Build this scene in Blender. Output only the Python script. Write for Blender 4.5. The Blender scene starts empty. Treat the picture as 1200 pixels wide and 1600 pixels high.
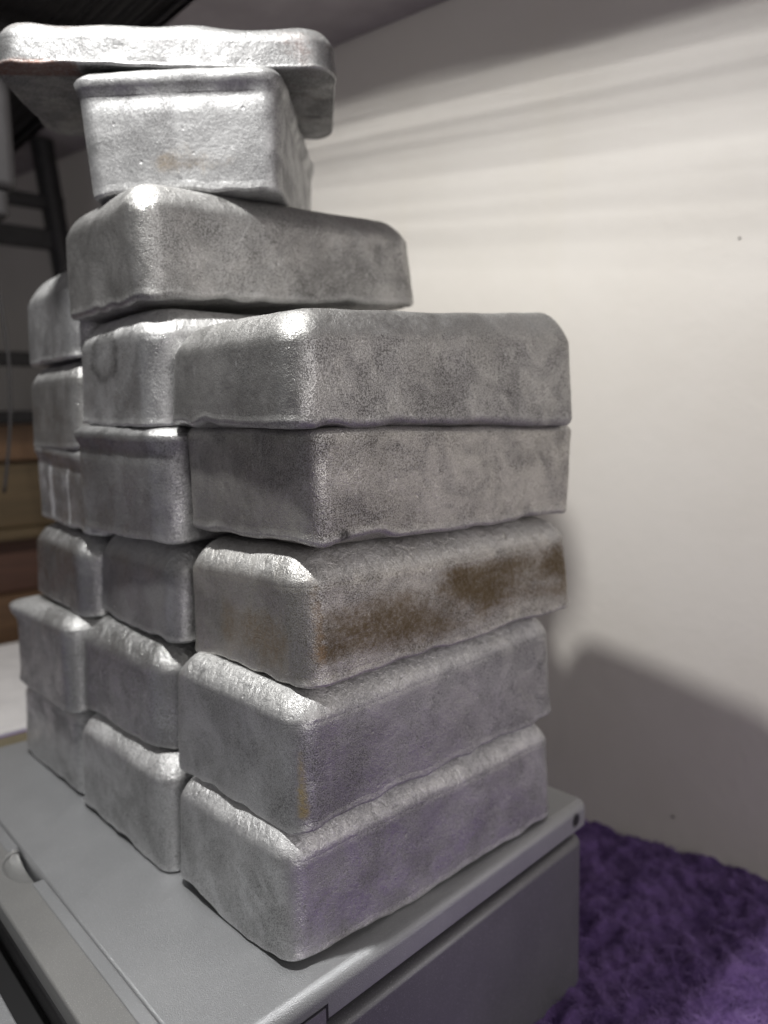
import bpy, bmesh, math, random
from mathutils import Vector, Matrix, noise
random.seed(7)
S = 0.001                      # everything below is written in millimetres
scene = bpy.context.scene
COL = scene.collection

# ------------------------------------------------------------------ camera
cam_data = bpy.data.cameras.new("camera")
cam = bpy.data.objects.new("camera", cam_data)
COL.objects.link(cam)
CC = Vector((-109.505, -166.919, 147.845))
CR = Vector((0.75181, -0.65907, -0.02002)).normalized()
CF = Vector((0.65264, 0.74812, -0.11994)).normalized()
CU = CR.cross(CF).normalized()
m = Matrix((CR, CU, -CF)).transposed().to_4x4()
m.translation = CC * S
cam.matrix_world = m
cam_data.sensor_fit = 'HORIZONTAL'
cam_data.sensor_width = 36.0
cam_data.lens = 36.0 * 1237.8 / 1200.0
cam_data.clip_start = 0.005
cam_data.clip_end = 50.0
cam_data.dof.use_dof = True
cam_data.dof.focus_distance = 0.205
cam_data.dof.aperture_fstop = 14.0
scene.camera = cam

# ------------------------------------------------------------------ light
world = bpy.data.worlds.new("World")
scene.world = world
world.use_nodes = True
bg = world.node_tree.nodes["Background"]
bg.inputs[0].default_value = (1.0, 0.95, 0.92, 1)
bg.inputs[1].default_value = 0.075
scene.view_settings.view_transform = 'Standard'
scene.view_settings.look = 'None'
scene.view_settings.exposure = 0.0
scene.view_settings.gamma = 1.0

LAMP = Vector((-82, 34, 432))
ld = bpy.data.lights.new("bulb", 'POINT')
ld.energy = 6.6
ld.color = (1.0, 0.988, 0.965)
ld.shadow_soft_size = 0.009
lo = bpy.data.objects.new("bulb", ld)
lo.location = LAMP * S
COL.objects.link(lo)

def fill_light(name, loc, target, size, radiance, color):
    l = bpy.data.lights.new(name, 'AREA')
    l.shape = 'RECTANGLE'; l.size, l.size_y = size[0] * S, size[1] * S
    l.energy = radiance * math.pi * l.size * l.size_y
    l.color = color
    o = bpy.data.objects.new(name, l)
    o.location = Vector(loc) * S
    o.rotation_euler = (Vector(target) - Vector(loc)).to_track_quat('-Z', 'Y').to_euler()
    COL.objects.link(o)
# added fill lights without a visible source: left for end faces, right for sides
fill_light("fill_light_left", (-760, 330, 260), (0, 80, 90), (700, 700), 0.13, (0.94, 0.97, 1.0))
fill_light("fill_light_right", (-10, -850, 320), (130, 60, 150), (700, 600), 2.0, (1.0, 0.96, 0.94))

# ------------------------------------------------------------------ material helpers
class NT:
    def __init__(self, name):
        self.m = bpy.data.materials.new(name)
        self.m.use_nodes = True
        self.t = self.m.node_tree
        self.b = self.t.nodes["Principled BSDF"]
        self.out = self.t.nodes["Material Output"]
    def n(self, typ, **kw):
        nd = self.t.nodes.new(typ)
        for k, v in kw.items():
            setattr(nd, k, v)
        return nd
    def link(self, a, b):
        self.t.links.new(a, b)
    def setv(self, sock, v):
        if hasattr(v, 'is_linked'):
            self.link(v, sock)
        elif isinstance(v, (tuple, list)) and len(v) == 3 and sock.type == 'RGBA':
            sock.default_value = (*v, 1)
        else:
            sock.default_value = v
    def coords(self, rnd=True):
        tc = self.n('ShaderNodeTexCoord')
        if not rnd:
            return tc.outputs['Object']
        oi = self.n('ShaderNodeObjectInfo')
        mul = self.math('MULTIPLY', oi.outputs['Random'], 7.3)
        add = self.n('ShaderNodeVectorMath', operation='ADD')
        self.link(tc.outputs['Object'], add.inputs[0])
        self.link(mul, add.inputs[1])
        return add.outputs[0]
    def math(self, op, a, b=None, c=None, clamp=False):
        nd = self.n('ShaderNodeMath', operation=op)
        nd.use_clamp = clamp
        self.setv(nd.inputs[0], a)
        if b is not None: self.setv(nd.inputs[1], b)
        if c is not None: self.setv(nd.inputs[2], c)
        return nd.outputs[0]
    def noise(self, co, scale, detail=3, rough=0.55, dist=0.0, stretch=None):
        if stretch:
            mp = self.n('ShaderNodeMapping')
            mp.inputs['Scale'].default_value = stretch
            self.link(co, mp.inputs['Vector']); co = mp.outputs[0]
        nd = self.n('ShaderNodeTexNoise')
        self.link(co, nd.inputs['Vector'])
        nd.inputs['Scale'].default_value = scale
        nd.inputs['Detail'].default_value = detail
        nd.inputs['Roughness'].default_value = rough
        nd.inputs['Distortion'].default_value = dist
        return nd.outputs['Fac']
    def ramp(self, fac, a, b, lo=0.0, hi=1.0, smooth=True):
        nd = self.n('ShaderNodeMapRange')
        nd.interpolation_type = 'SMOOTHSTEP' if smooth else 'LINEAR'
        self.setv(nd.inputs[0], fac)
        for i, v in enumerate((a, b, lo, hi)):
            nd.inputs[i + 1].default_value = v
        return nd.outputs[0]
    def mix(self, fac, a, b, mode='MIX'):
        nd = self.n('ShaderNodeMix', data_type='RGBA', blend_type=mode)
        self.setv(nd.inputs[0], fac)
        self.setv(nd.inputs[6], a); self.setv(nd.inputs[7], b)
        return nd.outputs[2]
    def bump(self, h, dist, strength=1.0, prev=None):
        nd = self.n('ShaderNodeBump')
        nd.inputs['Distance'].default_value = dist
        nd.inputs['Strength'].default_value = strength
        self.link(h, nd.inputs['Height'])
        if prev is not None: self.link(prev, nd.inputs['Normal'])
        return nd.outputs[0]
    def p(self, **kw):
        for k, v in kw.items():
            self.setv(self.b.inputs[k.replace('_', ' ')], v)

def simple(name, col, rough=0.6, metal=0.0, grain=None, amt=0.12):
    N = NT(name)
    if grain:
        co = N.coords()
        f = N.noise(co, grain, 4)
        d = tuple(c * (1 - amt) for c in col); l = tuple(min(1, c * (1 + amt)) for c in col)
        N.p(Base_Color=N.mix(N.ramp(f, 0.3, 0.7), d, l))
        N.p(Normal=N.bump(N.noise(co, grain * 6, 3), 0.0002, 0.4))
    else:
        N.p(Base_Color=col)
    N.p(Roughness=rough, Metallic=metal)
    return N.m

def box_mask(N, xyz, lo, hi, soft):
    """1 inside a box of object space (mm), soft edges"""
    res = None
    for i in range(3):
        if lo[i] is not None:
            a = N.ramp(xyz[i], (lo[i] - soft) * S, (lo[i] + soft) * S)
            res = a if res is None else N.math('MULTIPLY', res, a)
        if hi[i] is not None:
            a = N.ramp(xyz[i], (hi[i] - soft) * S, (hi[i] + soft) * S, 1.0, 0.0)
            res = a if res is None else N.math('MULTIPLY', res, a)
    return res

METAL = 0.92
def aluminium(name, tone=1.0, rough=0.46, dark=0.5, stains=(), polish=0.0, seed=0.0, warm=0.0, gr=1.0, ring=None):
    """cast aluminium: dull mottled skin, fine casting grain, pits, optional stains
    stains: (lo, hi, soft, colour, threshold)"""
    N = NT(name)
    tc = N.n('ShaderNodeTexCoord').outputs['Object']
    co = N.coords()
    sep = N.n('ShaderNodeSeparateXYZ'); N.link(tc, sep.inputs[0])
    xyz = sep.outputs
    big = N.noise(co, 38, 4, 0.6, 0.6)
    mid = N.noise(co, 170, 5, 0.62)
    fine = N.noise(co, 900, 3, 0.6)
    grain = N.noise(co, 2600, 2, 0.6)
    streak = N.noise(co, 260, 3, 0.5, 0.3, (1, 1, 0.22))
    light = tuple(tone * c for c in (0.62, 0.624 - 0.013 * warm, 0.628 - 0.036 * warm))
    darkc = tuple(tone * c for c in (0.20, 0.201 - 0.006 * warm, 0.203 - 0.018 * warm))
    patch = N.noise(co, 75, 6, 0.68, 0.5)
    f = N.math('ADD', N.math('MULTIPLY', N.ramp(big, 0.38, 0.62), 0.46), N.math('ADD', N.math('MULTIPLY', N.ramp(patch, 0.40, 0.60), 0.34), N.math('MULTIPLY', N.ramp(fine, 0.36, 0.64), 0.20)))
    col = N.mix(f, darkc, light)
    # oxide pepper, thickest in the dull patches
    pep = N.math('MULTIPLY', N.ramp(fine, 0.48, 0.68), N.ramp(patch, 0.36, 0.58, 1.0, 0.10))
    col = N.mix(N.math('MULTIPLY', pep, dark), col, (0.10, 0.096, 0.092))
    g2 = N.ramp(grain, 0.38, 0.62)
    col = N.mix(N.math('MULTIPLY', g2, 0.34 * gr), col, (0.92, 0.92, 0.92))
    col = N.mix(N.math('MULTIPLY', N.ramp(grain, 0.30, 0.46, 1.0, 0.0), 0.42 * gr), col, (0.14, 0.136, 0.13))
    # handling scratches: long thin lines in two directions
    rot = N.n('ShaderNodeMapping'); rot.inputs['Rotation'].default_value = (0.5, 0.9, 0.4)
    N.link(co, rot.inputs['Vector'])
    s1 = N.noise(rot.outputs[0], 420, 2, 0.5, 0.2, (0.035, 1, 1))
    s2 = N.noise(co, 520, 2, 0.5, 0.3, (1, 0.6, 0.05))
    scr = N.math('MAXIMUM', N.ramp(s1, 0.70, 0.76), N.math('MULTIPLY', N.ramp(s2, 0.68, 0.74), 0.6))
    col = N.mix(N.math('MULTIPLY', scr, 0.25), col, (0.85, 0.85, 0.86))
    # wrinkled casting skin on rims and lower edges, lamp brightness put into its colour
    rim = N.n('ShaderNodeAttribute', attribute_name='rim').outputs['Fac']
    wr = N.noise(co, 380, 4, 0.62, 0.8, (1, 1, 0.4))
    rimf = N.math('MULTIPLY', rim, N.ramp(wr, 0.25, 0.6, 0.35, 1.0))
    col = N.mix(N.math('MULTIPLY', rimf, 0.70), col, tuple(min(0.88, tone * c) for c in (0.86, 0.86, 0.85)))
    if ring:
        dv = N.n('ShaderNodeVectorMath', operation='SUBTRACT')
        cb = N.n('ShaderNodeCombineXYZ')
        N.link(xyz[1], cb.inputs[1]); N.link(xyz[2], cb.inputs[2])
        N.link(cb.outputs[0], dv.inputs[0]); N.link(N.math('ADD', N.math('MULTIPLY', N.math('SUBTRACT', xyz[1], ring[0] * S), 0.72), ring[0] * S), cb.inputs[1]); dv.inputs[1].default_value = (0, ring[0] * S, ring[1] * S)
        ln = N.n('ShaderNodeVectorMath', operation='LENGTH'); N.link(dv.outputs[0], ln.inputs[0])
        rr = N.math('ADD', ln.outputs['Value'], N.math('MULTIPLY', N.math('SUBTRACT', mid, 0.5), 0.006))
        rm = N.math('MULTIPLY', N.ramp(rr, (ring[2] - 4) * S, ring[2] * S), N.ramp(rr, ring[2] * S, (ring[2] + 2) * S, 1.0, 0.0))
        rm = N.math('MULTIPLY', N.math('MULTIPLY', rm, N.ramp(fine, 0.35, 0.6, 0.25, 1.0)), N.ramp(xyz[0], 0.006, 0.010, 1.0, 0.0))
        col = N.mix(N.math('MULTIPLY', rm, 0.75), col, (0.10, 0.098, 0.095))
    rgh = N.math('ADD', N.math('ADD', rough - 0.21, N.math('MULTIPLY', N.ramp(patch, 0.38, 0.62, 1.0, 0.0), 0.20)), N.math('MULTIPLY', pep, 0.12))
    msk_all = None
    for lo_, hi_, soft, c, th in stains:        # lower corner, upper corner in mm
        mk = box_mask(N, xyz, lo_, hi_, soft)
        sn = N.math('ADD', N.math('MULTIPLY', N.noise(co, 62, 4, 0.6, 0.4, (0.42, 1, 1)), 0.72), N.math('MULTIPLY', N.noise(co, 700, 4, 0.75), 0.28))
        sv = N.math('ADD', sn, N.math('MULTIPLY', N.math('SUBTRACT', mk, 1.0), 0.36))
        mk = N.math('MULTIPLY', N.ramp(sv, th - 0.10, th + 0.17), N.ramp(fine, 0.30, 0.62, 0.55, 1.0))
        col = N.mix(N.math('MULTIPLY', mk, 0.88), col, c)
        msk_all = mk if msk_all is None else N.math('MAXIMUM', msk_all, mk)
    N.p(Base_Color=col)
    if msk_all is not None:
        N.p(Metallic=N.math('SUBTRACT', METAL, N.math('MULTIPLY', msk_all, 0.5)))
        rgh = N.math('ADD', rgh, N.math('MULTIPLY', msk_all, 0.12))
    else:
        N.p(Metallic=METAL)
    rgh = N.math('ADD', rgh, N.math('MULTIPLY', rim, 0.14))
    rgh = N.math('ADD', rgh, N.math('MULTIPLY', N.math('SUBTRACT', g2, 0.5), -0.26 * gr))
    N.p(Roughness=N.math('SUBTRACT', rgh, polish))
    b0 = N.bump(N.math('MULTIPLY', wr, rim), 0.0011, 0.8)
    b1 = N.bump(N.math('ADD', mid, N.math('MULTIPLY', patch, 0.8)), 0.0006, 0.45, b0)
    b2 = N.bump(N.math('ADD', N.math('MULTIPLY', fine, 0.7), N.math('MULTIPLY', streak, 0.5)), 0.00022, 0.75, b1)
    pits = N.n('ShaderNodeTexVoronoi'); pits.inputs['Scale'].default_value = 120
    N.link(co, pits.inputs['Vector'])
    pit = N.math('MULTIPLY', N.ramp(pits.outputs['Distance'], 0.0, 0.10, 0.0, 1.0), 1.0)
    b3 = N.bump(pit, 0.0004, 0.5, b2)
    b4 = N.bump(grain, 0.00016 * gr, 0.9, b3)
    N.p(Normal=b4)
    return N.m

# ------------------------------------------------------------------ mesh helpers
def link(name, me, mat=None, parent=None, smooth=True):
    o = bpy.data.objects.new(name, me)
    COL.objects.link(o)
    if mat: me.materials.append(mat)
    if parent: o.parent = parent
    if smooth:
        for p in me.polygons: p.use_smooth = True
    return o

def tag(o, label, cat, group=None, kind=None):
    if label: o['label'] = label
    if cat: o['category'] = cat
    if group: o['group'] = group
    if kind: o['kind'] = kind
    return o

def empty(name, loc=(0, 0, 0), rz=0.0):
    o = bpy.data.objects.new(name, None)
    o.empty_display_size = 0.02
    COL.objects.link(o)
    o.location = Vector(loc) * S
    o.rotation_euler = (0, 0, rz)
    return o

def mesh(name, vs, fs):
    me = bpy.data.meshes.new(name)
    me.from_pydata([tuple(Vector(v) * S) for v in vs], [], fs)
    me.update()
    return me

def inset_poly(pts, d):
    """inward mitre offset of a CCW outline"""
    n = len(pts); out = []
    for i in range(n):
        p0, p1, p2 = Vector(pts[i - 1]), Vector(pts[i]), Vector(pts[(i + 1) % n])
        e1 = (p1 - p0).normalized(); e2 = (p2 - p1).normalized()
        n1 = Vector((-e1.y, e1.x)); n2 = Vector((-e2.y, e2.x))
        b = n1 + n2
        if b.length < 1e-6: b = n1
        b.normalize()
        k = d / max(0.35, b.dot(n1))
        out.append((p1.x + b.x * k, p1.y + b.y * k))
    return out

def round_poly(pts, rad, seg=6):
    """round the corners of a CCW outline; rad is one number or one per corner"""
    n = len(pts); out = []
    for i in range(n):
        r = rad[i] if isinstance(rad, (list, tuple)) else rad
        p0, p1, p2 = Vector(pts[i - 1]), Vector(pts[i]), Vector(pts[(i + 1) % n])
        if r <= 0: out.append(tuple(p1)); continue
        a = (p0 - p1).normalized(); b = (p2 - p1).normalized()
        ang = a.angle(b); d = min(r / math.tan(ang / 2), (p0 - p1).length * .49, (p2 - p1).length * .49)
        s, e = p1 + a * d, p1 + b * d
        for k in range(seg + 1):
            t = k / seg
            q = s.lerp(p1, t).lerp(p1.lerp(e, t), t)
            out.append((q.x, q.y))
    return out

def prism(outline, z0, z1, ft=0.0, fb=0.0, seg=5):
    """solid from a CCW outline, with rounded top (ft) and bottom (fb) rims -> (verts, faces)"""
    n = len(outline); rings = []
    if fb > 0:
        for k in range(seg + 1):
            a = math.pi / 2 * k / seg
            rings.append((fb * (1 - math.sin(a)), z0 + fb * (1 - math.cos(a))))
    else: rings.append((0, z0))
    if ft > 0:
        for k in range(seg + 1):
            a = math.pi / 2 * k / seg
            rings.append((ft * (1 - math.cos(a)), z1 - ft * (1 - math.sin(a))))
    else: rings.append((0, z1))
    vs, fs = [], []
    for d, z in rings:
        q = inset_poly(outline, d) if d > 1e-6 else outline
        vs += [(x, y, z) for x, y in q]
    for r in range(len(rings) - 1):
        for i in range(n):
            j = (i + 1) % n
            fs.append((r * n + i, r * n + j, (r + 1) * n + j, (r + 1) * n + i))
    fs.append(tuple(range(n))[::-1])
    fs.append(tuple(range((len(rings) - 1) * n, len(rings) * n)))
    return vs, fs

def flat_caps(o):
    for p in o.data.polygons:
        if len(p.vertices) > 4: p.use_smooth = False

def add_prism(name, outline, z0, z1, mat, parent=None, ft=0, fb=0, seg=5):
    vs, fs = prism(outline, z0, z1, ft, fb, seg)
    o = link(name, mesh(name, vs, fs), mat, parent, smooth=(ft > 0 or fb > 0))
    mod = o.modifiers.new("smooth_edges", 'WEIGHTED_NORMAL') if (ft > 0 or fb > 0) else None
    return o

def rect(x0, x1, y0, y1):
    return [(x0, y0), (x1, y0), (x1, y1), (x0, y1)]

def add_box(name, x0, x1, y0, y1, z0, z1, mat, parent=None, r=0.8):
    return add_prism(name, rect(x0, x1, y0, y1), z0, z1, mat, parent, ft=r, fb=r, seg=3)

def tube(pts, rad, seg=10):
    vs, fs = [], []
    pts = [Vector(p) for p in pts]
    for i, p in enumerate(pts):
        t = (pts[min(i + 1, len(pts) - 1)] - pts[max(i - 1, 0)]).normalized()
        a = t.orthogonal().normalized() if i == 0 else (a - t * a.dot(t)).normalized()
        b = t.cross(a)
        for k in range(seg):
            an = 2 * math.pi * k / seg
            vs.append(p + (a * math.cos(an) + b * math.sin(an)) * rad)
    for i in range(len(pts) - 1):
        for k in range(seg):
            j = (k + 1) % seg
            fs.append((i * seg + k, i * seg + j, (i + 1) * seg + j, (i + 1) * seg + k))
    fs.append(tuple(range(seg))[::-1]); fs.append(tuple(range((len(pts) - 1) * seg, len(pts) * seg)))
    return vs, fs

# ------------------------------------------------------------------ materials of the place
def wall_mat():
    N = NT("wall_paint")
    tc = N.coords(False)
    sp = N.n('ShaderNodeSeparateXYZ'); N.link(tc, sp.inputs[0])
    big = N.noise(tc, 9, 4, 0.6)
    drip = N.noise(tc, 16, 3, 0.5, 0.4, (1, 1.6, 0.18))
    c = N.mix(N.ramp(big, 0.3, 0.7), (0.70, 0.668, 0.612), (0.735, 0.705, 0.655))
    c = N.mix(N.math('MULTIPLY', N.ramp(drip, 0.56, 0.72), 0.10), c, (0.66, 0.60, 0.45))
    N.p(Base_Color=c, Roughness=0.55)
    h = N.math('ADD', N.noise(tc, 160, 3), N.math('MULTIPLY', N.noise(tc, 30, 2), 1.4))
    N.p(Normal=N.bump(h, 0.0006, 0.35))
    return N.m
M_wall = wall_mat()

def plastic_mat(name, a, b, metal=0.55, rough=0.42, spark=0.9):
    N = NT(name)
    co = N.coords()
    fl = N.noise(co, 3000, 2, 0.7)
    soft = N.noise(co, 26, 3)
    c = N.mix(N.ramp(soft, 0.3, 0.7), a, b)
    c = N.mix(N.math('MULTIPLY', N.ramp(fl, 0.58, 0.74), 0.40), c, (0.85, 0.85, 0.86))
    scr = N.noise(co, 300, 2, 0.5, 0.0, (0.05, 1, 1))
    N.p(Base_Color=c, Metallic=metal)
    N.p(Roughness=N.math('ADD', rough - 0.05, N.math('MULTIPLY', N.noise(co, 60, 4), 0.14)))
    N.p(Normal=N.bump(N.math('ADD', fl, N.math('MULTIPLY', scr, 0.15)), 0.00017, spark))
    return N.m
M_lid = plastic_mat("silver_plastic", (0.35, 0.357, 0.37), (0.40, 0.407, 0.42))
M_strip = plastic_mat("silver_plastic_warm", (0.29, 0.29, 0.287), (0.335, 0.333, 0.327))
M_body = plastic_mat("silver_plastic_body", (0.19, 0.19, 0.20), (0.225, 0.225, 0.235), spark=0.5)
M_black = simple("black_plastic", (0.012, 0.012, 0.013), 0.6)
M_iron = simple("black_metal", (0.014, 0.013, 0.014), 0.55, 0.0, 200, 0.3)
M_shelf = simple("grey_board", (0.30, 0.275, 0.285), 0.7, 0.0, 40, 0.1)
M_white = simple("white_card", (0.74, 0.72, 0.72), 0.7, 0.0, 60, 0.06)
M_grey = simple("grey_rubber", (0.025, 0.023, 0.024), 0.6, 0.0, 80, 0.1)
M_speck = simple("dark_speck", (0.06, 0.05, 0.04), 0.8)

M_rim_reflect = simple("plastic_wood_reflection", (0.17, 0.145, 0.095), 0.6, 0.0, 60, 0.1)  # rear rim plastic, brown reflection of the wood put into its colour
M_purple_strip = simple("plain_purple", (0.16, 0.10, 0.32), 0.7)  # plain purple for the strip along the box's front top edge
def wood_mat(name, a, b):
    N = NT(name)
    co = N.coords()
    g = N.noise(co, 60, 5, 0.6, 1.0, (0.12, 1, 2.2))
    N.p(Base_Color=N.mix(N.ramp(g, 0.3, 0.7), a, b), Roughness=0.6, Normal=N.bump(g, 0.0006, 0.4))
    return N.m
M_wood_a = wood_mat("brown_wood", (0.075, 0.040, 0.020), (0.115, 0.062, 0.030))
M_wood_b = wood_mat("olive_wood", (0.065, 0.045, 0.022), (0.10, 0.068, 0.034))
M_wood_c = wood_mat("dark_red_wood", (0.055, 0.026, 0.018), (0.09, 0.042, 0.028))

def carpet_mat(name, dark, light):
    N = NT(name)
    co = N.coords(False)
    f = N.math('ADD', N.math('MULTIPLY', N.noise(co, 70, 4), 0.6), N.math('MULTIPLY', N.noise(co, 700, 3), 0.4))
    N.p(Base_Color=N.mix(N.ramp(f, 0.35, 0.65), dark, light), Roughness=0.9)
    N.p(Sheen_Weight=0.5, Sheen_Roughness=0.4, Sheen_Tint=(0.62, 0.45, 0.95, 1))
    return N.m
M_carpet = carpet_mat("purple_wool", (0.065, 0.033, 0.125), (0.15, 0.085, 0.255))
M_fibre = carpet_mat("purple_fibre", (0.08, 0.043, 0.15), (0.25, 0.16, 0.39))

# ------------------------------------------------------------------ setting: carpet, wall, shelf
ZC = -74.0
def carpet_h(x, y):
    v = Vector((x, y, 0))
    h = noise.noise(v / 34.0) * 2.6 + noise.noise(v / 13.0 + Vector((5, 3, 0))) * 2.2
    h += noise.noise(v / 5.6 + Vector((1, 9, 0))) * 3.0 + noise.noise(v / 2.2) * 1.1
    return h
def make_carpet():
    # fine grid in view, coarse skirt to the room
    def axis(lo, f0, f1, hi, step, coarse):
        a = [lo + (f0 - lo) * i / coarse for i in range(coarse)]
        n = int((f1 - f0) / step)
        a += [f0 + (f1 - f0) * i / n for i in range(n)]
        a += [f1 + (hi - f1) * i / coarse for i in range(coarse + 1)]
        return a
    xs = axis(-900, 60, 300, 420, 1.4, 14); ys = axis(-900, -80, 110, 900, 1.4, 14)
    vs = [(x, y, ZC + carpet_h(x, y)) for y in ys for x in xs]
    nx = len(xs)
    fs = [(j * nx + i, j * nx + i + 1, (j + 1) * nx + i + 1, (j + 1) * nx + i) for j in range(len(ys) - 1) for i in range(nx - 1)]
    o = link("carpet", mesh("carpet", vs, fs), M_carpet)
    o['kind'] = 'structure'
    return o
make_carpet()

def make_fibres():
    rnd = random.Random(3)
    vs, fs = [], []
    n = 42000
    for k in range(n):
        x = rnd.uniform(95, 275); y = rnd.uniform(-78, 90)
        if x > 254 - .183 * y - 1: continue
        z = ZC + carpet_h(x, y) - 0.5
        # tufts lean together
        la = noise.noise(Vector((x, y, 3)) / 16.0) * 7 + rnd.uniform(-0.9, 0.9)
        ln = rnd.uniform(2.0, 4.6) * (1.6 if rnd.random() < 0.05 else 1)
        d = Vector((math.cos(la), math.sin(la), rnd.uniform(0.1, 0.75))).normalized()
        curl = Vector((rnd.uniform(-1, 1), rnd.uniform(-1, 1), rnd.uniform(-0.9, 0.3))) * 0.6
        w = rnd.uniform(0.10, 0.24)
        side = d.cross(Vector((0, 0, 1))).normalized() * w
        p = Vector((x, y, z)); b = len(vs)
        for s in range(4):
            t = s / 3
            q = p + d * ln * t + curl * ln * t * t
            ww = 1 - 0.6 * t
            vs.append(q - side * ww); vs.append(q + side * ww)
        for s in range(3):
            fs.append((b + 2 * s, b + 2 * s + 1, b + 2 * s + 3, b + 2 * s + 2))
    o = link("carpet_fibres", mesh("carpet_fibres", vs, fs), M_fibre)
    o['kind'] = 'stuff'; o['label'] = 'fluffy purple wool pile of the carpet between the console and the white wall'
    o['category'] = 'carpet pile'
make_fibres()

# the white wall: x + .183 y = 254.2
WN = Vector((1, .183, 0)).normalized()
WD = Vector((-WN.y, WN.x, 0))          # along the wall, to the left of the picture
W0 = Vector((254.2, 0, 0))
def wall_pt(s, z, out=0.0):
    return W0 + WD * s + Vector((0, 0, z)) - WN * out
def make_wall():
    ns, nz = 60, 40
    vs, fs = [], []
    for j in range(nz + 1):
        for i in range(ns + 1):
            s = -900 + 2000 * i / ns; z = -90 + 900 * j / nz
            w = noise.noise(Vector((s, z, 0)) / 150.0) * 0.7
            vs.append(wall_pt(s, z, w))
    k = ns + 1
    for j in range(nz):
        for i in range(ns):
            fs.append((j * k + i, (j + 1) * k + i, (j + 1) * k + i + 1, j * k + i + 1))
    b = len(vs)
    for (s, z) in ((-900, -90), (1100, -90), (1100, 810), (-900, 810)):
        vs.append(wall_pt(s, z, -25))
    fs.append((b, b + 3, b + 2, b + 1)[::-1])
    c = (0, ns, nz * k + ns, nz * k)
    for q in range(4):
        r = (q + 1) % 4
        fs.append((c[q], b + q, b + r, c[r]))
    o = link("wall", mesh("wall", vs, fs), M_wall)
    o['kind'] = 'structure'
    # small marks on the paint
    for s, z, r in ((3, 223.7, 0.7), (26, -56.9, 0.8)):
        vv = [wall_pt(s, z, 0.95)]; n = 11
        for i in range(n):
            a = 2 * math.pi * i / n; rr = r * random.uniform(0.6, 1.2)
            vv.append(wall_pt(s + rr * math.cos(a), z + rr * math.sin(a), 0.72))
        ff = [(0, 1 + (i + 1) % n, 1 + i) for i in range(n)]
        link("speck", mesh("speck", vv, ff), M_speck, o)
make_wall()

def make_shelf():
    t = empty("shelf", (150, 0, 372))
    tag(t, "grey shelf board with black rods, seen from below against the top of the white wall", "shelf")
    def lc(x, y): return (x - 150, y)
    def on_wall(y): return 254.2 - .183 * y - 1.2
    ol = [lc(117, -420), lc(on_wall(-420), -420), lc(on_wall(760), 760), lc(117, 760)]
    add_prism("board", ol, 0, 16, M_shelf, t, ft=1, fb=1, seg=2)
    add_prism("back_panel", [lc(-62, 176), lc(116, 176), lc(116, 760), lc(-62, 760)], 4, 16, M_iron, t, ft=1, fb=1, seg=2)  # near end carried on out of view to shade the left wall
    rods = [(40 + 9 * k, 0.3 + 0.13 * k) for k in range(9)]
    for x, r in rods:
        vs, fs = tube([(x - 150, y, 0 + noise.noise(Vector((x, y / 90, 0))) * 1.0) for y in range(-420, 761, 60)], r, 10)
        link("rod", mesh("rod", vs, fs), M_iron, t)
    # unseen wires added below the board to cast streaks on the wall
    for zw, r, fan in ((229, 1.0, 8), (243, 1.6, -5), (257, 2.1, 6), (270, 1.5, -3), (283, 2.5, 5), (296, 2.0, -4), (308, 2.4, 3)):
        z = LAMP.z - (LAMP.z - zw) * 142 / 327
        vs, fs = tube([(60 - 150, -420 + 600 * k / 12, z - 372 + fan * 0.4 * (k - 9) / 6) for k in range(13)], r * 0.38, 8)
        link("streak_wire", mesh("streak_wire", vs, fs), M_iron, t)
    for y in (-300, 320):
        add_box("cross_bar", lc(14, 0)[0], lc(107, 0)[0], y, y + 8, -7, -3, M_iron, t) if False else add_box('cross_bar', -182, lc(107, 0)[0], y, y + 8, -7, -3, M_iron, t)
make_shelf()

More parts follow.
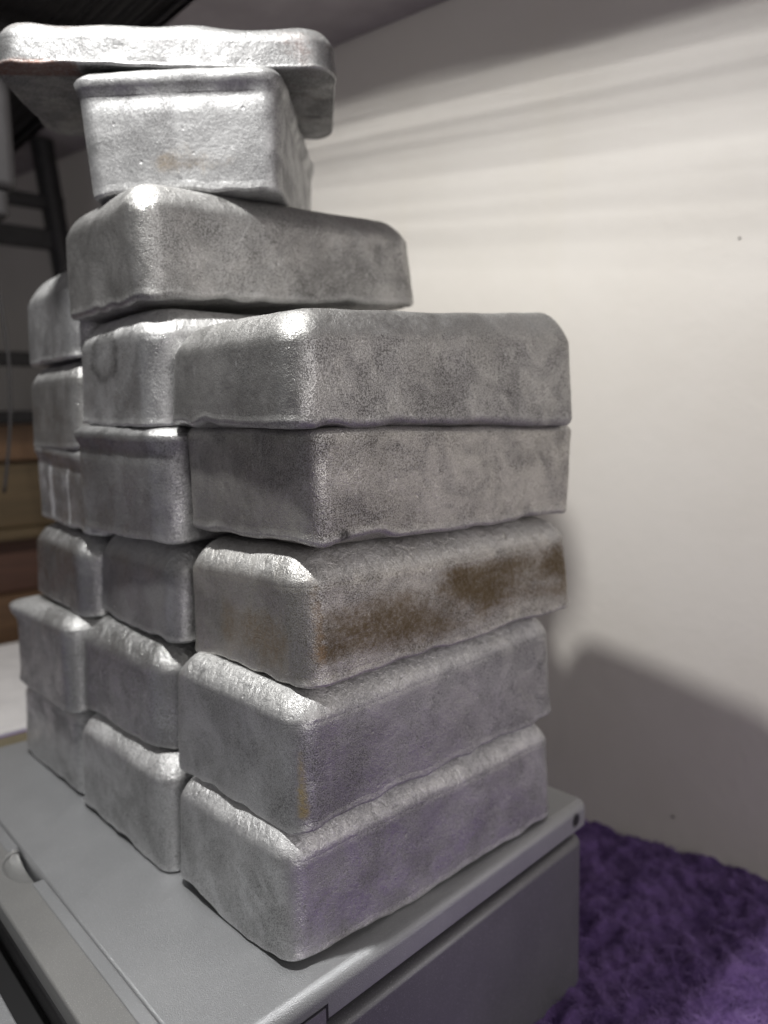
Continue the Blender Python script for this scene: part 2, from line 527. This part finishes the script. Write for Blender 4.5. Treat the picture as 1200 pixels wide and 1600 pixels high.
# ------------------------------------------------------------------ the console under the stack
def make_console():
    t = empty("console", (0, 0, ZC + 1))
    tag(t, "silver plastic console with a hinged lid and thumb notch, lying under the metal ingots", "console")
    oz = -(ZC + 1)
    def Z(z): return z + oz
    ys = lambda x: -11.4 + 0.0915 * x                        # right hand side of the lid
    lid = [(-34.6, ys(-34.6)), (139.2, ys(139.2)), (135.5, 217), (-34.6, 217)]
    lid = round_poly(lid, [0, 5.0, 6.0, 0], 7)
    lo_ = add_prism("lid", lid, Z(-10), Z(0), M_lid, t, ft=3.6, fb=0.5, seg=6)
    for v in lo_.data.vertices:                               # the front edge is crisp, the others rounded
        x = v.co.x / S
        if x < -30.9: v.co.x = (-34.6 + (x + 34.6) * 0.12) * S
    # dark recess between lid and body
    rec = inset_poly(round_poly([(-49, ys(-49)), (139, ys(139)), (135, 216), (-49, 216)], 0, 5), 5.5)
    add_prism("gap", rec, Z(-13.5), Z(-10.15), M_black, t)
    body = round_poly([(-47, ys(-47) + .2), (136.6, ys(136.6) + .2), (132.5, 216), (-47, 216)], [0, 6, 6, 0], 7)
    add_prism("body", body, Z(-76), Z(-13.7), M_body, t, ft=3.4, fb=1.0, seg=6)
    # front strip with the thumb notch
    cy, rr = 104.0, 12.5
    ol = [(-50, ys(-50)), (-35.3, ys(-35.3))]
    ol.append((-35.3, cy - rr))
    for k in range(1, 16):
        a = -math.pi / 2 + math.pi * k / 16
        ol.append((-35.3 - 8.2 * math.cos(a), cy + rr * math.sin(a)))
    ol.append((-35.3, cy + rr))
    ol += [(-35.3, 217), (-50, 217)]
    add_prism("front_strip", ol, Z(-6.2), Z(-0.4), M_strip, t, ft=0.9, fb=0.2, seg=4)
    fl = [(-50 + 14.7 * 0 + 2.0, cy - 14), (-35.2, cy - 14), (-35.2, cy + 14), (-48, cy + 14)]
    # sloping floor of the notch
    vs, fs = [], []
    n = 14
    for i in range(n + 1):
        for j in range(n + 1):
            u, v = i / n, j / n
            x = -45.5 + 9.6 * u; y = cy - 14 + 28 * v
            d = ((x + 35.3) / 8.2) ** 2 + ((y - cy) / rr) ** 2
            vs.append((x, y, Z(-0.95 - 4.4 * max(0, 1 - d) ** 0.5)))
    for i in range(n):
        for j in range(n):
            a = i * (n + 1) + j
            fs.append((a, a + n + 1, a + n + 2, a + 1))
    link("thumb_notch", mesh("thumb_notch", vs, fs), M_strip, t)
    # bright lip along the seam
    add_prism("seam_lip", [(-39.2, ys(-39)), (-35.35, ys(-35)), (-35.35, cy - rr - .6), (-39.2, cy - rr - .6)], Z(-0.6), Z(0.0), M_lid, t, ft=0.45, seg=3)
    add_prism("seam_lip", [(-39.2, cy + rr + .6), (-35.35, cy + rr + .6), (-35.35, 217), (-39.2, 217)], Z(-0.6), Z(0.0), M_lid, t, ft=0.45, seg=3)
    # strip under the front strip, dark slot, then the tray
    add_prism("slot", rect(-62, -47.3, -60, 217), Z(-40), Z(-22), M_black, t)
    tray = rect(-230, -57.5, -120, 216)
    add_prism("tray", tray, Z(-40), Z(-12), M_lid, t, ft=0.9, seg=3)
    # rear rim
    add_prism("rear_rim", rect(-52, 132, 217.3, 238), Z(-70), Z(-4), M_rim_reflect, t, ft=2.0, seg=4)
    # hinge cover on the right side of the lid, with its dark seams
    def side_box(name, x0, x1, z0, z1, d0, d1, mat):
        ol = [(x0, ys(x0) - d1), (x1, ys(x1) - d1), (x1, ys(x1) + d0), (x0, ys(x0) + d0)]
        return add_prism(name, ol, Z(z0), Z(z1), mat, t)
    side_box("seam", -34.0, 3.4, -5.9, -5.35, 2, 0.12, M_black)
    side_box("seam", 2.5, 3.4, -10.1, -5.9, 2, 0.12, M_black)
    side_box("hinge_cover", -34.0, 2.4, -11.2, -6.0, 2, 0.28, M_body)
    # screw hole near the rear corner: ring and dark bore
    hx, hz = 129.8, -5.4
    base = Vector((hx, ys(hx), Z(hz))); ex = Vector((1, .0915, 0)).normalized(); ey = Vector((.0915, -1, 0)).normalized()
    vs, fs = [], []
    n = 24
    prof = ((2.9, 0.05), (2.65, 0.18), (2.35, 0.14), (2.1, 0.06))
    for r_, o_ in prof:
        for i in range(n):
            a = 2 * math.pi * i / n
            vs.append(base + ex * r_ * math.cos(a) + Vector((0, 0, 1)) * r_ * math.sin(a) + ey * o_)
    for k in range(len(prof) - 1):
        for i in range(n):
            j = (i + 1) % n
            fs.append((k * n + i, k * n + j, (k + 1) * n + j, (k + 1) * n + i))
    link("hole_rim", mesh("hole_rim", vs, fs), M_body, t)
    vs = [base + ey * 0.055] + [base + ex * 2.3 * math.cos(2 * math.pi * i / n) + Vector((0, 0, 2.3 * math.sin(2 * math.pi * i / n))) + ey * 0.06 for i in range(n)]
    link("screw_hole", mesh("screw_hole", vs, [(0, 1 + i, 1 + (i + 1) % n) for i in range(n)]), M_black, t)
make_console()

# ------------------------------------------------------------------ ingots
def ingot_mesh(W, L, H, kind, seed, rc=6.5, ft=8.0, fb=1.1, taper=0.6, wave=1.0, lip=0.0, over=0.0, notch=(), dish=0.0, ch=0.66, wedge=0.0, rimk=1.0, hump=0.5):
    """cast loaf; x = length, y = width, z = height, near bottom corner at the origin"""
    a, b = L / 2, W / 2
    NC, NL, NS = 12, 42, 24
    def outline(d, r):
        aa, bb = max(a - d, 0.4), max(b - d, 0.4)
        r = max(0.3, min(r, aa * .98, bb * .98))
        pts = []
        cs = ((aa - r, -bb + r, -90), (aa - r, bb - r, 0), (-aa + r, bb - r, 90), (-aa + r, -bb + r, 180))
        for k, (cx, cy, a0) in enumerate(cs):
            for i in range(NC + 1):
                an = math.radians(a0 + 90 * i / NC)
                pts.append((cx + r * math.cos(an), cy + r * math.sin(an)))
            nx = cs[(k + 1) % 4]; an = math.radians(a0 + 90)
            e0 = Vector((cx + r * math.cos(an), cy + r * math.sin(an)))
            e1 = Vector((nx[0] + r * math.cos(an), nx[1] + r * math.sin(an)))
            m_ = NS if k % 2 == 1 else NL
            m_ = NL if k % 2 == 1 else NS
            for i in range(1, m_):
                q = e0.lerp(e1, i / m_); pts.append((q.x, q.y))
        return pts
    prof = []                                    # (inset, z, weight of rim waviness)
    for k in range(6):
        prof.append((b * 0.96 * (1 - k / 6) ** 1.2 + fb, 0.0, 0.0))
    for k in range(7):
        t = math.pi / 2 * k / 6
        prof.append((fb * (1 - math.sin(t)), fb * (1 - math.cos(t)), 1.0))
    ns = 16
    for k in range(1, ns):
        t = k / ns
        prof.append((0, fb + (H - ft - fb) * t, max(0, 1 - t * 2.2)))
    for k in range(10):
        t = math.pi / 2 * k / 9
        u_ = k / 9
        a0 = ch; tt = a0 + (math.pi / 2 - a0) * u_           # starts with a crease, then rolls over
        cx_ = (math.cos(a0) - math.cos(tt)) / math.cos(a0)
        cz_ = (math.sin(tt) - math.sin(a0)) / (1 - math.sin(a0))
        prof.append((ft * cx_, H - ft + ft * cz_, 0.0))
    for k in range(1, 8):
        prof.append((ft + (b * 0.97 - ft) * k / 7, H, 0.0))
    off = Vector((seed * 17.3, seed * 5.1, seed * 9.7))
    vs = []; rim = []
    n = None
    i0 = 6 + 7 + 15                               # first ring of the upper rim
    for kp, (d, z, wv) in enumerate(prof):
        rk = max(0.0, min(1.0, (kp - i0) / 1.5, (i0 + 13 - kp) / 3.0)) if ft > 4 else 0.35 * max(0.0, min(1.0, (kp - i0) / 2, (i0 + 12 - kp) / 3.0))
        tz = z / H
        tp = taper * tz if kind == 'dome' else taper * (1 - tz)
        r = rc - d * 0.55 + (2.5 * tz if kind == 'dome' else 0)
        pts = outline(d + tp, r)
        n = len(pts)
        for (x, y) in pts:
            p = Vector((x, y, z))
            nrm = Vector((x / a, y / b, 0))
            nrm = Vector((math.copysign(abs(x / a) ** 6, x), math.copysign(abs(y / b) ** 6, y), (2 * tz - 1) ** 7))
            if nrm.length < 1e-4: nrm = Vector((0, 0, 1))
            nrm.normalize()
            e = noise.noise(p / 30.0 + off) * 0.55 + noise.noise(p / 11.0 + off * 2) * 0.22 + noise.noise(p / 4.0 + off) * 0.10
            e += noise.noise(p / 1.7 + off) * 0.035
            q = p + nrm * e
            if wv > 0:
                arc = Vector((x / 9.0, y / 9.0, seed * 3.1))
                up = max(0.0, noise.noise(arc) * 0.9 + noise.noise(arc * 0.4) * 1.1 + 0.15) * 1.5 * wave
                q.z += up * wv
                out = max(0.0, noise.noise(arc * 1.3 + Vector((7, 3, 1)))) * 1.2 * wave * wv * (1 - min(1, z / 5))
                q += Vector((nrm.x, nrm.y, 0)) * out
                for (nx_, ny_, nr, nh) in notch:
                    dd = math.hypot(x - (nx_ - a), y - (ny_ - b))
                    if dd < nr: q.z += nh * wv * (1 - dd / nr) ** 0.5
            # overflow lip below the top rim (open face of the mould up)
            if lip:
                zl = (H - z)
                side = -x / a if abs(x) / a > abs(y) / b else 0
                g = math.exp(-((zl - 3.0) / 2.6) ** 2)
                g2 = math.exp(-((zl - 8.0) / 2.0) ** 2)
                cornf = 1 - min(1, (abs(y) / b) ** 6) if abs(x) > a * 0.8 else (1 - min(1, (abs(x) / a) ** 10))
                wob = 0.8 + 0.5 * noise.noise(Vector((x / 12, y / 12, seed)))
                q += Vector((nrm.x, nrm.y, 0)) * (g * lip * wob - g2 * lip * 0.55 * cornf)
            if over and x < -a * 0.7:
                g = math.exp(-((H - z - 3.5) / 3.2) ** 2) * max(0, (y / b)) ** 1.5
                q += Vector((-0.6, 1.0, 0.25)) * over * g
            if dish and tz > 0.96:
                q.z -= dish * max(0, 1 - (x / a) ** 2) * max(0, 1 - (y / b) ** 2)
            q.z += hump * noise.noise(Vector((x / 22.0, y / 22.0 + seed, seed * 2.3))) * tz
            q.z *= 1 + wedge * (x + a) / L                # cast on a slope: thicker towards one end
            q.x += a; q.y += b
            vs.append(q); rim.append(max(rk * rimk, 0.42 if 7 <= kp <= 12 else 0.0))
    fs = []
    R = len(prof)
    for k in range(R - 1):
        for i in range(n):
            j = (i + 1) % n
            fs.append((k * n + i, k * n + j, (k + 1) * n + j, (k + 1) * n + i))
    fs.append(tuple(range(n))[::-1]); fs.append(tuple(range((R - 1) * n, R * n)))
    me = mesh("aluminium_ingot", vs, fs)
    me.attributes.new('rim', 'FLOAT', 'POINT').data.foreach_set('value', rim)
    return me

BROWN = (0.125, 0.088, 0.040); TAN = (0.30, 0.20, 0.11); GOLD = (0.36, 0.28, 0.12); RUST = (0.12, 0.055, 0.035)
BLACK = (0.02, 0.018, 0.016)
A_std = aluminium("cast_aluminium", 0.96, 0.56, 0.6)
A_smudge = aluminium("cast_aluminium_smudged", 0.98, 0.56, 0.5, ring=(37, 24, 8))
A_ribs = aluminium("cast_aluminium_ribbed", 0.96, 0.54, 0.5, stains=(
    ((None, 45, 2), (6, 49, 26), 1.5, (0.62, 0.62, 0.63), 0.26), ((None, 24, 2), (6, 26, 24), 1.2, (0.60, 0.60, 0.61), 0.26)))
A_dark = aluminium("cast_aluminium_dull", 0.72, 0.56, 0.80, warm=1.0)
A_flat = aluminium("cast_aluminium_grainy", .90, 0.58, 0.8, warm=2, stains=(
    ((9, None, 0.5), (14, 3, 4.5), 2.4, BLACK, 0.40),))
A_pale = aluminium("cast_aluminium_pale", 1.06, 0.60, 0.40)
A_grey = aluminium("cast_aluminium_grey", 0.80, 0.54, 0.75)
A_shiny = aluminium("cast_aluminium_bright", 0.76, 0.42, 0.4)
A_brown = aluminium("cast_aluminium_burnt", 0.92, 0.58, 0.7, warm=2.4, stains=(
    ((3, None, 3), (None, 4, 24), 6, (0.18, 0.135, 0.08), 0.395), ((4, None, 3), (80, 4, 20), 7, BROWN, 0.40), ((54, None, 8), (None, 6, 24), 7, BROWN, 0.40),
    ((None, 8, 3), (6, 46, 20), 7, (0.17, 0.13, 0.09), 0.35), ((4, None, 1.5), (7, 6, 32), 3, TAN, 0.36)))
A_gold = aluminium("cast_aluminium_yellow_edge", .92, 0.58, 0.5, stains=(  # yellow band on the near vertical corner, black marks low on the side
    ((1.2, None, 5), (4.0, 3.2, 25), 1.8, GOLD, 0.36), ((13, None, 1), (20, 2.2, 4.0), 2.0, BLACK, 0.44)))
A_patch = aluminium("cast_aluminium_patched", 0.74, 0.68, 0.5, gr=0.55, stains=(
    ((None, 14, 6), (9, 44, 13), 5, (0.24, 0.20, 0.15), 0.38),))
A_rust = aluminium("cast_aluminium_rusted", 0.46, 0.64, 0.35, gr=0.5, stains=(
    ((None, None, None), (28, 8, 1.6), 1.6, RUST, 0.26),))

GROUP = "cast aluminium ingots in the stack"
# name: x, y, yaw, z, W, L, H, tilt x, tilt y, kind, material, options, label
D = 'dome'; R_ = 'rim'
ING = [
 (0, 0, 1.96, 0.3, 58.1, 116.9, 37.0, 0, 0, D, A_pale, dict(ft=7.5, rc=6, notch=((0, 50, 14, 2.2),)), "lowest ingot of the nearest column, its rounded front corner standing on the console lid"),
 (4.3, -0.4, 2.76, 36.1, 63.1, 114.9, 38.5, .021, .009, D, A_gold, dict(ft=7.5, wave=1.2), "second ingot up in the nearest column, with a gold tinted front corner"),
 (9.7, 1.3, .15, 75.3, 61.9, 115.7, 37.2, .026, -.030, D, A_brown, dict(ft=9.5, wave=1.1, wedge=-.10, rc=7, notch=((0, 44, 10, 1.6),)), "ingot with brown burnt patches along its side, third up in the nearest column"),
 (11.7, .1, 1.44, 113.3, 63.5, 114.6, 32.0, -.015, .007, R_, A_flat, dict(ft=2.4, fb=1.5, taper=.8, rc=6), "flat topped ingot, shadow across its end, second from top in the nearest column"),
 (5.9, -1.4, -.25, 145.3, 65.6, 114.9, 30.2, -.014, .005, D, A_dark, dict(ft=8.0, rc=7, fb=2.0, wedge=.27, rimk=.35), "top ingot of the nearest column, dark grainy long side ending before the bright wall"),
 (-3.2, 65.3, 1.59, .4, 68.0, 115.1, 37.5, 0, 0, D, A_pale, dict(ft=8), "lowest ingot of the middle column, pale wrinkled top edge, on the console lid"),
 (1.1, 70.9, 2.96, 38.5, 64.2, 115.1, 36.0, 0, .005, D, A_shiny, dict(ft=11, rc=9, ch=0.12), "second ingot up in the middle column, with a broad shiny rounded shoulder"),
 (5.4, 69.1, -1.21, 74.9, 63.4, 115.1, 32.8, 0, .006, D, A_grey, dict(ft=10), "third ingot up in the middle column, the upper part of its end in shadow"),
 (1.7, 65.4, 2.1, 108.1, 64.2, 115.1, 37.4, 0, .015, R_, A_grey, dict(ft=2.8, lip=1.7, rc=9), "ingot with a thick white overflow lip above its mottled end, in the middle column"),
 (1.0, 67.5, -1.48, 146.0, 63.1, 115.1, 37.6, 0, -.002, D, A_smudge, dict(ft=9.5, rc=9), "ingot with a round smudge on its end, fifth up in the middle column"),
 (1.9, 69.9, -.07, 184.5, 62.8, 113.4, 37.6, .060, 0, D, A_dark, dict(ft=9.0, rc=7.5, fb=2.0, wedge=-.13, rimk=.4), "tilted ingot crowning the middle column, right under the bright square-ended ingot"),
 (-3.1, 137.8, 1.84, .4, 64.5, 115.1, 34.5, 0, 0, D, A_pale, dict(ft=6), "lowest ingot of the rear left column, on the far part of the console lid"),
 (-6.0, 136.6, .45, 35.6, 61.9, 115.1, 37.4, 0, -.028, D, A_grey, dict(ft=6, over=7.0), "ingot with a pale lip jutting out left, second up in the rear column"),
 (1.0, 134.2, -1.85, 72.6, 64.0, 115.1, 31.0, 0, .025, D, A_shiny, dict(ft=8, rc=9), "third ingot up in the rear left column, with a shiny upper corner"),
 (3.1, 129.5, -2.32, 104.5, 64.6, 115.1, 32.6, 0, .048, R_, A_ribs, dict(ft=2.4, lip=1.2), "ingot with thin white lip and light ribs on its end, rear left column"),
 (2.6, 133.6, -2.31, 137.7, 63.1, 115.1, 34.0, 0, -.007, D, A_dark, dict(ft=8, rc=9), "dull ingot second from top in the rear left column, mostly hidden"),
 (3.7, 136.8, -2.92, 172.0, 63.0, 115.1, 38.0, 0, .002, D, A_std, dict(ft=13, rc=10), "top ingot of the rear left column, with a high rounded corner lit white"),
 (45.2, 59.5, 48.6, 222.4, 62.5, 113.0, 38.6, .022, -.02, R_, A_patch, dict(ft=3.0, lip=1.8, rc=6, taper=2.0), "bright ingot, square end with small brown patch facing front, below the topmost ingot"),
 (-24.0, 115.9, -35.9, 261.3, 62.0, 107.0, 15.6, 0, 0, D, A_rust, dict(ft=6.0, rc=9, fb=1.0, taper=.6, wave=.5, hump=2.2, rimk=.6), "thin topmost ingot laid crosswise, shiny pitted front edge and rusty lower left rim"),
]
for i, (x, y, yaw, z, W, L, H, tx, ty, kind, mat, opt, lab) in enumerate(ING):
    g = 2.2                                        # the measured corners lie on rounded edges
    o = link("aluminium_ingot", ingot_mesh(W + 2 * g, L + 2 * g, H, kind, i + 1, **opt), mat)
    ya = math.radians(yaw)
    ex = Vector((math.cos(ya), math.sin(ya), tx)).normalized()
    ey = Vector((-math.sin(ya), math.cos(ya), ty)); ey = (ey - ex * ey.dot(ex)).normalized()
    ez = ex.cross(ey)
    mm = Matrix((ex, ey, ez)).transposed().to_4x4()
    mm.translation = (Vector((x, y, z)) - (ex + ey) * g) * S
    o.matrix_world = mm
    tag(o, lab, "ingot", GROUP)

# ------------------------------------------------------------------ things behind, on the left
def make_background():
    # white flat box beyond the console
    o = add_prism("white_box", round_poly([(-120, 0), (115, 0), (115, 185), (-120, 185)], 3, 4), 0, 54, M_white, None, ft=1.5, fb=1, seg=3)
    o.location = Vector((0, 288, ZC)) * S
    add_box("purple_strip", -119, 114, -0.6, 3, 44, 51.5, M_purple_strip, o, 0.4)
    tag(o, "white flat box behind the console, below the brown wooden chest", "box")
    # wooden chest
    t = empty("wooden_chest", (0, 500, ZC)); b = -ZC
    tag(t, "brown wooden chest with plank front and ledges, at the left behind the stack", "chest")
    add_box("base_board", -200, 134, -8, 108, 0, 12 + b, M_wood_a, t, 1.5)
    add_box("drawer_front", -196, 130, 6, 106, 12.2 + b, 56 + b, M_wood_c, t, 1.5)
    add_box("ledge", -202, 135, -10, 108, 56.2 + b, 65 + b, M_wood_b, t, 2.0)
    add_box("upper_board", -200, 132, 0, 107, 65.2 + b, 118 + b, M_wood_b, t, 1.5)
    add_box("top_board", -204, 136, -6, 110, 118.2 + b, 148 + b, M_wood_a, t, 2.5)
    # black rack
    t = empty("metal_rack", (132, 502, ZC)); b = -ZC
    tag(t, "black metal rack with post and rails in the dark corner at the upper left", "rack")
    po = add_box("post", -2, 12, -6, 6, 158.2 + b, 370 + b, M_iron, t, 1)
    for v in po.data.vertices: v.co.x -= (v.co.z - (150 + b) * S) * 0.11 - 0.010
    add_box("post", -160, -145, -6, 6, 158.2 + b, 370 + b, M_iron, t, 1)
    for z, h in ((286, 15), (317, 10), (193, 11)):
        add_box("rail", -144.8, 4, -5, 5, z + b, z + h + b, M_iron, t, 1)
    add_box("foot_bar", -170, 16, -8, 14, 148.2 + b, 158 + b, M_iron, t, 1)
    # grey plug hanging on its cable
    t = empty("hanging_plug", (27, 310, 335))
    tag(t, "grey plug hanging on a thin cable at the left edge before the rack", "plug")
    ol = round_poly(rect(-40, 11.5, -12, 12), 6, 5)
    add_prism("plug_body", ol, -62, 14, M_grey, t, ft=5, fb=5)
    add_prism("plug_collar", round_poly(rect(-36, 7.5, -9, 9), 5, 5), -76, -62.2, M_grey, t, ft=1, fb=3)
    pts = []
    for i in range(30):
        k = i / 29
        pts.append((-6 + 9 * math.sin(k * 3.0), 0, -76 - 150 * k))
    vs, fs = tube(pts, 0.9, 8)
    link("cable", mesh("cable", vs, fs), M_grey, t)
make_background()
